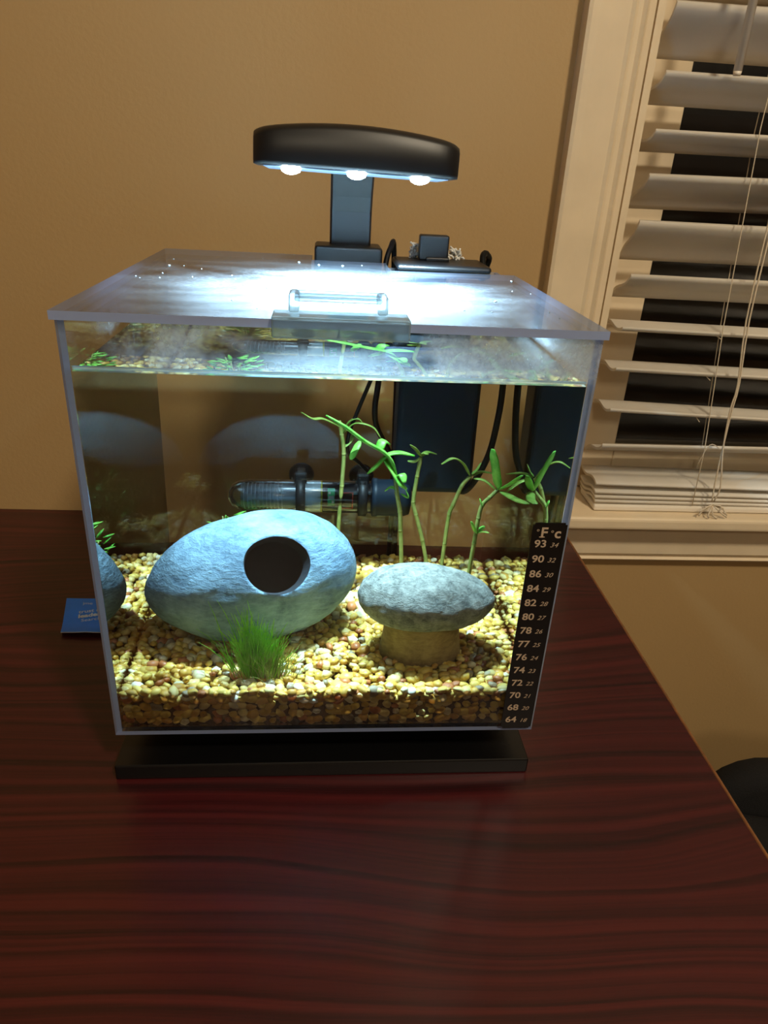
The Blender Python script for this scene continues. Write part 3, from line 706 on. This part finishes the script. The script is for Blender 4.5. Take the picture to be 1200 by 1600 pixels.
for i in range(NX+1):
    s_ = math.sin(PI/2*(-1+2*i/NX)); x = .0112+.0588*s_; e = (1-abs(s_)**16)
    yf = .1185-.0030*(1-s_*s_)+.006*(1-e); yb = .1680+.004*(1-s_*s_)-.010*(1-e); zt = .3582+.0050*(1-s_*s_)-.0012*(1-e)
    zb = .3402
    P8 = [(yf+.001, zb), (yf, zb+.0018), (yf+.0006, zt-.0035), (yf+.0035, zt-.0006), (yf+.010, zt+.0006), (yb-.010, zt+.0004), (yb-.003, zt-.001), (yb, zt-.006), (yb, zb+.002), (yb-.001, zb)]
    rows.append([m.b.verts.new(head((x, y, z))) for y, z in P8])
for A, B in zip(rows, rows[1:]):
    for k in range(10): f = m.b.faces.new((A[k], A[(k+1) % 10], B[(k+1) % 10], B[k])); f.smooth = True
m.b.faces.new(rows[0]); m.b.faces.new(rows[-1])
hd_o = m.build('lamp_head', M_lamp, la)
m = MB(); vs = m.box(-.042, .0645, .1225, .168, .3392, .3403, .0004)
for v in m.b.verts: v.co = head(v.co)
m.build('reflector', simple('reflector_silver', S(170, 195, 225), .35, Metallic=.3), hd_o)
m = MB(); text_mesh(m, 'aqua', 0, 0, .0046, 0, frame=lambda u, v: head((.0655-v*1.0, .1262-v*.2, .3455+u*1.0)), weight=.00005)
m.build('logo', flat('logo_grey', S(150, 155, 160), .4), hd_o)
M_led = emit('led_white', (.72, .90, 1, 1), 30)
for x in (-.0262, .0112, .0478):
    p = head((x, .1235, .3388)); m = MB(); m.ico(p, (.0056, .0046, .0030), 2); m.build('led', M_led, la)
    q = head((x, .130, .3372)); area('lamp_light', q, q+HR@Vector((0, .08, -1)), .010, LED_W, (.54, .82, 1.0), caustic=True, spread=125)

# ------------------------------------------------------------------ thermometer strip on the front pane
ts = empty('thermometer_strip', (.1145, -.0004, .0365), 'black stick-on thermometer strip with numbers on the front glass', 'thermometer')
m = MB(); m.box(.1052, .1240, -.0005, -.0001, .0367, .1785); vs = m.b.verts[:]
bmesh.ops.bevel(m.b, geom=[e for e in m.b.edges if abs((e.verts[0].co-e.verts[1].co).normalized().y) > .9], offset=.0012, segments=3, affect='EDGES')
m.build('strip', flat('strip_black', S(14, 13, 13), .35), ts)
m = MB(); rowsT = [('93', '34'), ('90', '32'), ('86', '30'), ('84', '29'), ('82', '28'), ('80', '27'), ('78', '26'), ('77', '25'), ('76', '24'), ('74', '23'), ('72', '22'), ('70', '21'), ('68', '20'), ('64', '18')]
zr = .1785-.0155
for k, (a, b_) in enumerate(rowsT):
    z = .1640-k*(.1640-.0418)/13
    text_mesh(m, a, .1073, z, .0062, -.0007, weight=.00012, sx=1.12); text_mesh(m, b_, .1160, z, .0040, -.0007, shear=.3, sx=1.1)
text_mesh(m, 'F', .1098, .1700, .0084, -.0007, weight=.0002); text_mesh(m, '\u00b0', .1073, .1712, .0050, -.0007); text_mesh(m, '\u00b0', .1152, .1704, .0052, -.0007)
text_mesh(m, 'c', .1175, .1697, .0084, -.0007, weight=.0002); m.box(.1094, .1124, -.00075, -.00065, .1699, .1704)
m.build('lettering', flat('strip_print', S(180, 160, 138), .6), ts)

# ------------------------------------------------------------------ card behind the tank
cd_ = empty('blue_card', (-.19, .172, .001), 'small blue printed card lying on the table left of the aquarium', 'card')
def card(u, v, dz=0):              # u along the lower edge, v up the card
    x = -.2080+u+(-.012*v/.052); y = .1465-.020*u*4*(.05-u)/.05*(1 if v < .01 else .5)+v*1.0
    z = .0012+.0035*(max(0, 1-v/.02)**2)*(1-abs(u-.02)/.06)+dz
    return (x, y, z)
m = MB(); N1, N2 = 12, 12; g1 = [[m.b.verts.new(card(.056*i/N1, .052*j/N2)) for j in range(N2+1)] for i in range(N1+1)]; g0 = [[m.b.verts.new(card(.056*i/N1, .052*j/N2, -.0007)) for j in range(N2+1)] for i in range(N1+1)]
for i in range(N1):
    for j in range(N2):
        m.b.faces.new((g1[i][j], g1[i+1][j], g1[i+1][j+1], g1[i][j+1])); m.b.faces.new((g0[i][j], g0[i][j+1], g0[i+1][j+1], g0[i+1][j]))
for i in range(N1): 
    f = m.b.faces.new((g1[i][0], g0[i][0], g0[i+1][0], g1[i+1][0])); f.material_index = 1
    m.b.faces.new((g1[i][N2], g1[i+1][N2], g0[i+1][N2], g0[i][N2])).material_index = 1
for j in range(N2):
    m.b.faces.new((g1[0][j], g1[0][j+1], g0[0][j+1], g0[0][j])).material_index = 1; m.b.faces.new((g1[N1][j], g0[N1][j], g0[N1][j+1], g1[N1][j+1])).material_index = 1
m.build('printed_sheet', [simple('card_blue', S(30, 126, 236), .45, 80, .05, 0), flat('card_edge', S(190, 190, 190), .6)], cd_)
m = MB(); fr_ = lambda u, v: card(u, v, .0006)
text_mesh(m, 'jme', .014, .042, .0055, 0, frame=fr_); text_mesh(m, 'trust a', .0115, .0285, .0062, 0, frame=lambda u, v: card(u, v+(u-.0115)*.25, .0006), weight=.0001)
text_mesh(m, 'leader', .0115, .0220, .0070, 0, frame=lambda u, v: card(u, v+(u-.0115)*.25, .0006), weight=.0003); text_mesh(m, 'Search', .0140, .0160, .0058, 0, frame=lambda u, v: card(u, v+(u-.0115)*.25, .0006))
m.build('lettering', flat('card_print', S(200, 215, 225), .6), cd_)

# ------------------------------------------------------------------ chair
ch_c = Vector((.594, -.03, -.751)); CR = rz(math.radians(-14))
ch = empty('office_chair', ch_c, 'black upholstered office chair beside the right edge of the table', 'chair')
def cpart(b, name, mat, par=None):
    for v in b.b.verts: v.co = ch_c+CR@v.co
    return b.build(name, mat, par or ch)
m = MB()
NB = 20; P2 = []
def rr2(hw, z0, z1, r, n=6):
    out = []
    for cx, cz, a0 in ((hw-r, z1-r, 0), (-hw+r, z1-r, PI/2), (-hw+r, z0+r, PI), (hw-r, z0+r, 3*PI/2)):
        for k in range(n+1): a = a0+PI/2*k/n; out.append((cx+r*math.cos(a), cz+r*math.sin(a)))
    return out
for k, (d0, ins) in enumerate(((.20, .012), (.205, 0), (.235, 0), (.245, .014))):
    P2.append([m.b.verts.new((x, d0+.25*x*x*-1.2, z)) for x, z in rr2(.225-ins, .17+.02+ins, CH_TOP-ins, .07)])
nn_ = len(P2[0])
for A, B in zip(P2, P2[1:]):
    for k in range(nn_): f = m.b.faces.new((A[k], A[(k+1) % nn_], B[(k+1) % nn_], B[k])); f.smooth = True
m.b.faces.new(P2[0]); m.b.faces.new(P2[-1]); cpart(m, 'backrest', M_fabric)
m = MB(); m.box(-.235, .235, -.24, .19, .42, .49, .03, 4); cpart(m, 'seat', M_fabric)
m = MB(); m.tube([(0, .05, .41), (0, .24, .40), (0, .255, .48)], .014, 8); m.tube([(0, .255, .48), (0, .25, .56)], .014, 8); cpart(m, 'back_post', M_black)
m = MB(); m.lathe([(.025, .09), (.025, .30), (.016, .30), (.016, .42)], (0, 0, 0)); cpart(m, 'gas_column', M_black)
for k in range(5):
    a = 2*PI*k/5; d_ = Vector((math.cos(a), math.sin(a), 0))
    m = MB(); m.tube([d_*.02+Vector((0, 0, .105)), d_*.16+Vector((0, 0, .09)), d_*.29+Vector((0, 0, .07))], [.022, .018, .014], 8); lg = cpart(m, 'leg', M_black)
    m = MB(); q = d_*.29+Vector((0, 0, .027)); m.lathe([(.018, -.012), (.027, -.009), (.027, .009), (.018, .012)], q, (-d_.y, d_.x, 0), 16); m.tube([q+Vector((0, 0, .03)), q+Vector((0, 0, .05))], .006, 6); cpart(m, 'caster', M_black, lg)

for o in RC+[bpy.data.objects['wall_back'], bpy.data.objects['table_top']]: o.cycles.is_caustics_receiver = True
